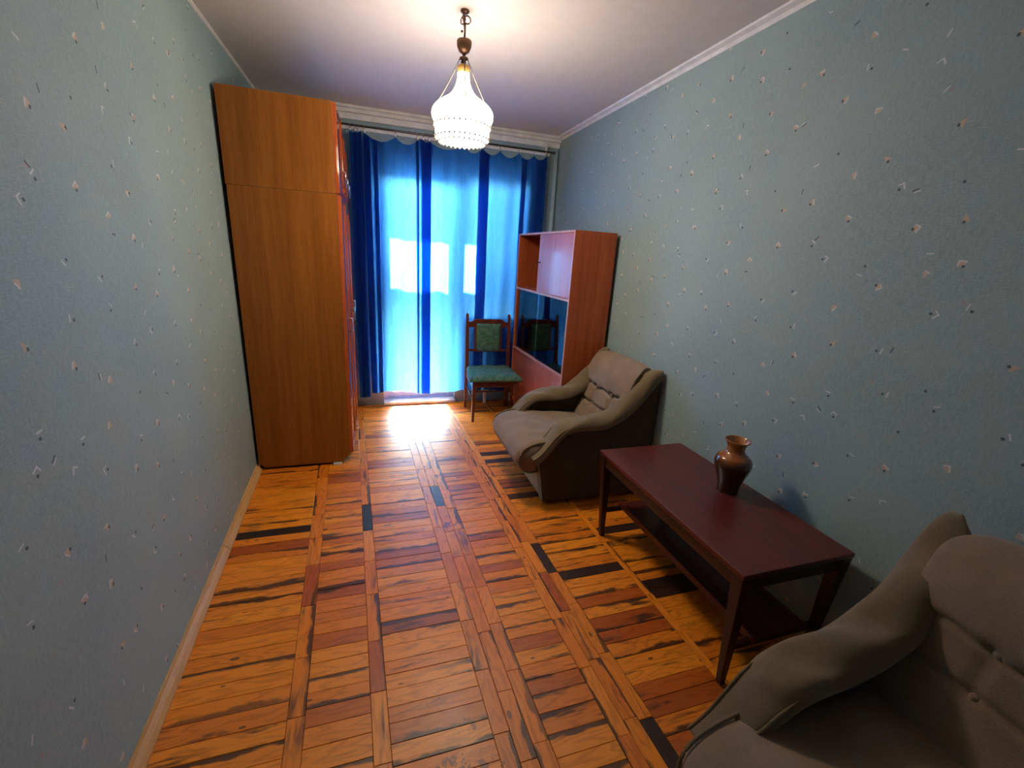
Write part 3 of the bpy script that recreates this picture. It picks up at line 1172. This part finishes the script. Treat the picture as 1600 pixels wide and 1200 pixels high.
def arm_band(side, HWd):
    """padded band that runs along the top of an arm and up the side of the back"""
    C = catmull(ARM, 5)
    sec = 18
    vs_, n = [], len(C)
    edges = ([], [])
    for i, (x, z) in enumerate(C):
        a = C[max(0, i - 1)]
        b_ = C[min(n - 1, i + 1)]
        t = Vector((b_[0] - a[0], 0, b_[1] - a[1])).normalized()
        nn = Vector((-t.z, 0, t.x))     # outward (up/front)
        s = i / (n - 1)
        wid = .050 + .020 * math.sin(math.pi * min(1, s * 1.2)) + .016 * sstep(.5, .8, s) - .034 * sstep(.84, 1, s)
        th = .026 + .012 * sstep(.2, .6, s) - .010 * sstep(.85, 1, s)
        droop = .030 * sstep(.15, .6, s)
        cy = HWd - wid + .012
        if x < .20:
            for e_i, sg in enumerate((1, -1)):
                q = Vector((x, 0, z)) + nn * th * (.80 - .5 * sstep(.13, .2, x))
                edges[e_i].append((q.x, side * (cy + sg * wid * .88), q.z))
        for k in range(sec):
            ang = 2 * math.pi * k / sec
            cx, sx = math.cos(ang), math.sin(ang)
            y = cy + wid * math.copysign(abs(cx) ** .55, cx)
            h = th * math.copysign(abs(sx) ** .7, sx)
            wr = 0
            if s > .25:
                wr = .006 * math.sin(9 * s * math.pi + 3.0 * cx) * sstep(.25, .4, s) * (1 - sstep(.85, 1, s))
                wr += .004 * math.sin(26 * s + 5 * cx + side)
            h += wr * (1 if sx > 0 else .3)
            h -= droop * (max(0, cx) ** 2) * .8 + droop * (max(0, -cx) ** 2) * .9
            p = Vector((x, 0, z)) + nn * h
            vs_.append((p.x, side * y, p.z))
    fs = [(i * sec + k, i * sec + (k + 1) % sec, (i + 1) * sec + (k + 1) % sec, (i + 1) * sec + k) for i in range(n - 1) for k in range(sec)]
    fs += [tuple(range(sec)), tuple((n - 1) * sec + k for k in range(sec))]
    return MB().add(vs_, fs), edges


def make_armchair(label, loc, rz, HWd=.35, tuft=1.0, gd=0.0):
    A = thing('armchair', label, 'armchair', loc, rz)
    # side panels under the bands
    C = catmull(ARM, 3)
    for s in (-1, 1):
        pts = [(.075, .035), (.800, .035)] + [(min(.800, x), z - .012) for x, z in reversed(C) if x <= .83]
        pts = [p for i, p in enumerate(pts) if i == 0 or (abs(p[0] - pts[i - 1][0]) + abs(p[1] - pts[i - 1][1])) > 1e-4]
        pts = [p if p[1] > .34 or p[0] > .5 else (max(p[0], .035), p[1]) for p in pts]
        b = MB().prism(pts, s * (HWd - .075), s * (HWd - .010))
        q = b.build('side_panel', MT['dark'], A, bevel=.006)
        bm_, edges = arm_band(s, HWd)
        ab = bm_.build('armrest', MT['brown'], A, smooth=True)
        for pc in edges:
            MB().tube(pc, [.0045 * min(1, (len(pc) - 1 - q) / 5 + .12) for q in range(len(pc))], 6).build('piping', MT['brown'], ab, smooth=True)
    MB().prism([(.085, .03), (.13, .03), (.10, .30), (.045, .30)], -(HWd - .060), HWd - .060).build('front_panel', MT['brown'], A, bevel=.006)
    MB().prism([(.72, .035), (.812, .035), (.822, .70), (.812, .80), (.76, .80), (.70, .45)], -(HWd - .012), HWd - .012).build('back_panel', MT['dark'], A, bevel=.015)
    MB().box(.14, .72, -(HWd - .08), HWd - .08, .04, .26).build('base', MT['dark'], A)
    for x in (.14, .74):
        for y in (-(HWd - .07), HWd - .07):
            MB().leg((x, y, 0), (x, y, .045), .018, .022).build('foot', MT['black'], A, bevel=.003)
    # seat cushion: thick slab, rolled nose in front that overhangs, profile pulled across the width
    prof = [(.60, .375), (.50, .392), (.40, .405), (.30, .412), (.20, .420), (.10, .425), (.02, .420), (-.045, .400), (-.085, .365), (-.098, .320), (-.088, .272), (-.055, .235),
            (-.01, .222), (.05, .225), (.15, .230), (.35, .235), (.60, .235)]
    P = catmull(prof, 3)
    ny = 30
    hw = HWd - .075
    vs_ = []
    for j in range(ny + 1):
        v = j / ny * 2 - 1
        e = 1 - abs(v) ** 12
        for (x, z) in P:
            nose = sstep(.12, -.02, x) if False else (1 - sstep(-.02, .13, x))
            half = hw + .028 * nose
            cx, cz = .30, .315
            k = .93 + .07 * e ** .5
            xx = cx + (x - cx) * (k if x < .3 else 1)
            zz = cz + (z - cz) * k
            if z > .36:
                zz += .012 * (1 - v * v) * sstep(-.09, .05, x) - .010 * math.exp(-(((x - .10) / .05) ** 2 + ((v + .45) / .12) ** 2)) * 0
                zz -= .016 * math.exp(-(((x - .08) / .045) ** 2 + ((v + .35) / .10) ** 2))
                zz -= .006 * math.exp(-((x - .22 - .05 * v) / .05) ** 2)
                zz += .003 * math.sin(12 * v + 14 * x)
            vs_.append((xx, v * half, zz))
    k = len(P)
    fs = [(j * k + i, j * k + i + 1, (j + 1) * k + i + 1, (j + 1) * k + i) for j in range(ny) for i in range(k - 1)]
    fs += [(j * k + k - 1, j * k, (j + 1) * k, (j + 1) * k + k - 1) for j in range(ny)]
    fs += [tuple(range(k)), tuple(ny * k + i for i in range(k))]
    seat = MB().add(vs_, fs).build('seat_cushion', MT['brown_light'], A, smooth=True)
    for s in (-1, 1):
        pc = [(.30 + (x - .30) * .965, s * (hw + .026), .315 + (z - .315) * .965) for x, z in P if x < .14]
        MB().tube(pc, .0055, 6).build('piping', MT['brown'], seat, smooth=True)
    MB().ball((.085, -.35 * (hw), .418), .013, 1, 1, .5).build('button', MT['brown_light'], seat, smooth=True)
    # back cushion: leaning, tufted, rolled top
    prof = [(.545, .355), (.555, .40), (.585, .46), (.606, .515), (.620, .575), (.632, .635), (.628, .690), (.640, .745), (.668, .808), (.715, .856), (.765, .870), (.805, .855), (.822, .800), (.815, .70),
            (.780, .55), (.74, .36)]
    P = catmull(prof, 6)
    ny = 60
    hb = HWd - .085
    vs_ = []
    # grooves: two across, two short upright ones between them
    G1, G2 = .635 + gd, .508 + gd
    for j in range(ny + 1):
        v = math.sin(math.pi / 2 * (j / ny * 2 - 1))
        e = max(0, 1 - abs(v) ** 8) ** .5
        e2 = max(0, 1 - abs(v) ** 5) ** .5
        for ii, (x, z) in enumerate(P):
            front = ii < 66
            fr = 1 - sstep(40, 66, ii)
            a = P[max(0, ii - 1)]
            b_ = P[min(len(P) - 1, ii + 1)]
            t = Vector((b_[0] - a[0], 0, b_[1] - a[1])).normalized()
            nn = Vector((-t.z, 0, t.x))
            dsp = .018 * (1 - v * v) * fr if front else 0
            if front:
                g = 0
                sway1 = G1 + .010 * math.cos(v * 3 * math.pi)
                sway2 = G2 - .004 * math.cos(v * 3 * math.pi)
                g = max(g, math.exp(-((z - sway1) / .011) ** 2))
                g = max(g, math.exp(-((z - sway2) / .011) ** 2))
                for vx in (-.38, .38):
                    inside = sstep(G2 - .04, G2, z) * (1 - sstep(G1, G1 + .05, z))
                    g = max(g, inside * math.exp(-((v - vx) / .040) ** 2))
                    for gz in (G1, G2):
                        g = max(g, 1.35 * math.exp(-(((z - gz) / .022) ** 2 + ((v - vx) / .075) ** 2)))
                g *= 1 - .75 * sstep(.80, 1, abs(v))
                dsp += .012 * fr - .032 * (g * tuft if g <= 1 else tuft + (g - 1))
            cx, cz = .70, .58
            k = .90 + .10 * e
            p = Vector((x, 0, z)) + nn * dsp
            tp = .024 - .05 * sstep(.79, .88, z) * sstep(.66, .80, x)
            vs_.append((cx + (p.x - cx) * k, v * (hb + tp), cz + (p.z - cz) * ((.95 + .05 * e) if z < .7 else (.95 + .05 * (e * (1 - sstep(.7, .82, z)) + e2 * sstep(.7, .82, z))))))
    k = len(P)
    fs = [(j * k + i, j * k + i + 1, (j + 1) * k + i + 1, (j + 1) * k + i) for j in range(ny) for i in range(k - 1)]
    fs += [(j * k + k - 1, j * k, (j + 1) * k, (j + 1) * k + k - 1) for j in range(ny)]
    fs += [tuple(range(k)), tuple(ny * k + i for i in range(k))]
    back = MB().add(vs_, fs).build('back_cushion', MT['brown_light'], A, smooth=True)
    for vx in (-.38, .38):
        for gz, gx in ((G1, .618), (G2, .595)):
            MB().ball((gx, vx * hb, gz), .012, .6, 1, 1).build('button', MT['brown_light'], back, smooth=True)
    return A


make_armchair('brown armchair with tufted back at the far end of the coffee table', (.905, 2.55, 0), math.radians(0))
make_armchair('brown armchair in the near right corner, cut off by the frame', (.785, .29, 0), math.radians(2), tuft=.35, gd=.02)

# ------------------------------------------------------------------ coffee table and vase
TX0, TX1, TY0, TY1, TZ = 1.155, 1.675, .905, 1.900, .52
TB = thing('coffee_table', 'long dark mahogany coffee table with lower shelf by the right wall', 'table', ((TX0 + TX1) / 2, (TY0 + TY1) / 2, 0))
hx, hy = (TX1 - TX0) / 2, (TY1 - TY0) / 2
MB().box(-hx, hx, -hy, hy, TZ - .020, TZ).build('tabletop', MT['mahogany'], TB, bevel=.003)
for y in (-hy + .022, hy - .022):
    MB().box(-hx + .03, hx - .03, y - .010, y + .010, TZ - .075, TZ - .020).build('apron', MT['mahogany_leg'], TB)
for x in (-hx + .022, hx - .022):
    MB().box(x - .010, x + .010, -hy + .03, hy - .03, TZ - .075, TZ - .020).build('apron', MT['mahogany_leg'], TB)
for sx in (-1, 1):
    for sy in (-1, 1):
        MB().leg((sx * (hx - .055), sy * (hy - .035), 0), (sx * (hx - .028), sy * (hy - .026), TZ - .020), .012, .026, .012, .024).build('leg', MT['mahogany_leg'], TB, bevel=.003)
MB().box(-hx + .16, hx - .12, -hy + .03, hy - .03, .178, .192).build('shelf', MT['mahogany'], TB, bevel=.002)
for x in (-hx + .16, hx - .12):
    MB().box(x - .010, x + .010, -hy + .02, hy - .02, .168, .200).build('shelf_rail', MT['mahogany'], TB, bevel=.002)
for y in (-hy + .04, hy - .04):
    MB().box(-hx + .04, hx - .04, y - .009, y + .009, .155, .178).build('crossbar', MT['mahogany_leg'], TB)

V = MB()
prof = [(.0005, .0), (.052, .0), (.056, .006), (.058, .03), (.067, .07), (.084, .115), (.095, .150), (.0955, .170), (.086, .195), (.064, .212), (.049, .226), (.045, .240), (.047, .257), (.056, .274), (.064, .284),
        (.0655, .288), (.062, .290), (.054, .279), (.043, .262), (.039, .240), (.045, .215), (.075, .19), (.085, .16), (.05, .04), (.0005, .02)]
P = catmull(prof, 3)
V.lathe([(max(.0004, r * .82), z * .87) for r, z in P], 40)
vs_o = V.build('vase', MT['vase'], smooth=True, loc=(1.536, 1.392, TZ))
tag(vs_o, 'glossy brown ceramic vase with flared rim on the coffee table', 'vase')

# ------------------------------------------------------------------ pendant lamp
LX, LY = .460, 2.415
LP = thing('pendant_lamp', 'lit white glass pendant lamp with bead chains on bronze stem', 'lamp', (LX, LY, H))
b = MB().lathe([(.0005, 0), (.020, 0), (.021, -.007), (.012, -.013), (.0005, -.014)], 20)
b.build('canopy', MT['brass'], LP, smooth=True)
for k in range(3):
    a0 = k * 2.1
    pts = [(.012 * math.cos(a0) + .016 * math.cos(a) * math.cos(a0), .012 * math.sin(a0) + .016 * math.cos(a) * math.sin(a0), -.036 + .016 * math.sin(a)) for a in [6.283 * i / 14 for i in range(14)]]
    MB().tube(pts, .0032, 6, True).build('hook', MT['brass'], LP, smooth=True)
MB().tube([(0, 0, -.05), (.002, 0, -.08), (0, 0, -.125)], [.007, .0045, .0045], 8).build('stem', MT['brass'], LP, smooth=True)
MB().ball((-.012, 0, -.085), .006).build('stem_knob', MT['brass'], LP, smooth=True)
b = MB().lathe([(.0005, -.122), (.034, -.120), (.036, -.124), (.034, -.146), (.024, -.166), (.008, -.176), (.007, -.186), (.020, -.190), (.020, -.196), (.010, -.200), (.011, -.222), (.0005, -.223)], 24)
b.build('cup', MT['brass'], LP, smooth=True)
b = MB().lathe([(.0005, -.222), (.026, -.222), (.029, -.226), (.029, -.255), (.0005, -.256)], 24)
b.build('socket', MT['amber'], LP, smooth=True)
# onion shaped glass, its two tiers
P = catmull([(.028, -.250), (.029, -.275), (.034, -.300), (.046, -.325), (.066, -.350), (.095, -.370), (.128, -.392), (.148, -.418), (.150, -.446), (.138, -.470), (.126, -.482)], 4)
sh = MB().lathe(P, 48)
sh = sh.build('shade', MT['shade'], LP, smooth=True)
P = catmull([(.122, -.482), (.130, -.492), (.133, -.510), (.130, -.530), (.118, -.548), (.090, -.556), (.0005, -.558)], 4)
MB().lathe(P, 48).build('lower_glass', MT['shade_low'], LP, smooth=True)
bd = MB()
for ring_r, ring_z, cnt in ((.140, -.484, 34), (.135, -.538, 34), (.118, -.556, 30)):
    for i in range(cnt):
        a = 2 * math.pi * i / cnt
        bd.ball((ring_r * math.cos(a), ring_r * math.sin(a), ring_z), .0062, seg=6)
q = bd.build('bead_fringe', MT['bead'], LP)
q['kind'] = 'stuff'
for a0 in (math.radians(-5), math.radians(115), math.radians(185), math.radians(265)):
    pts = []
    for i in range(13):
        t = i / 12
        r = .018 + (.146 - .018) * t
        z = -.194 - (.425 - .194) * t - .010 * math.sin(math.pi * t)
        pts.append((r * math.cos(a0), r * math.sin(a0), z))
    ch = MB()
    for i in range(40):
        t = i / 39
        r = .018 + (.146 - .018) * t
        z = -.194 - (.425 - .194) * t - .010 * math.sin(math.pi * t)
        ch.ball((r * math.cos(a0), r * math.sin(a0), z), .0034, seg=6)
    ch.build('bead_chain', MT['bead'], LP)

# small brass nail in the left wall
nl = MB().tube([(-.001, 0, 0), (.010, 0, 0)], .0018, 8)
nl.ball((.012, 0, 0), .006, .5, 1, 1)
tag(nl.build('nail', MT['brass'], smooth=True, loc=(-.772, .975, 2.215)), 'small brass nail head high on the left wallpapered wall', 'nail')
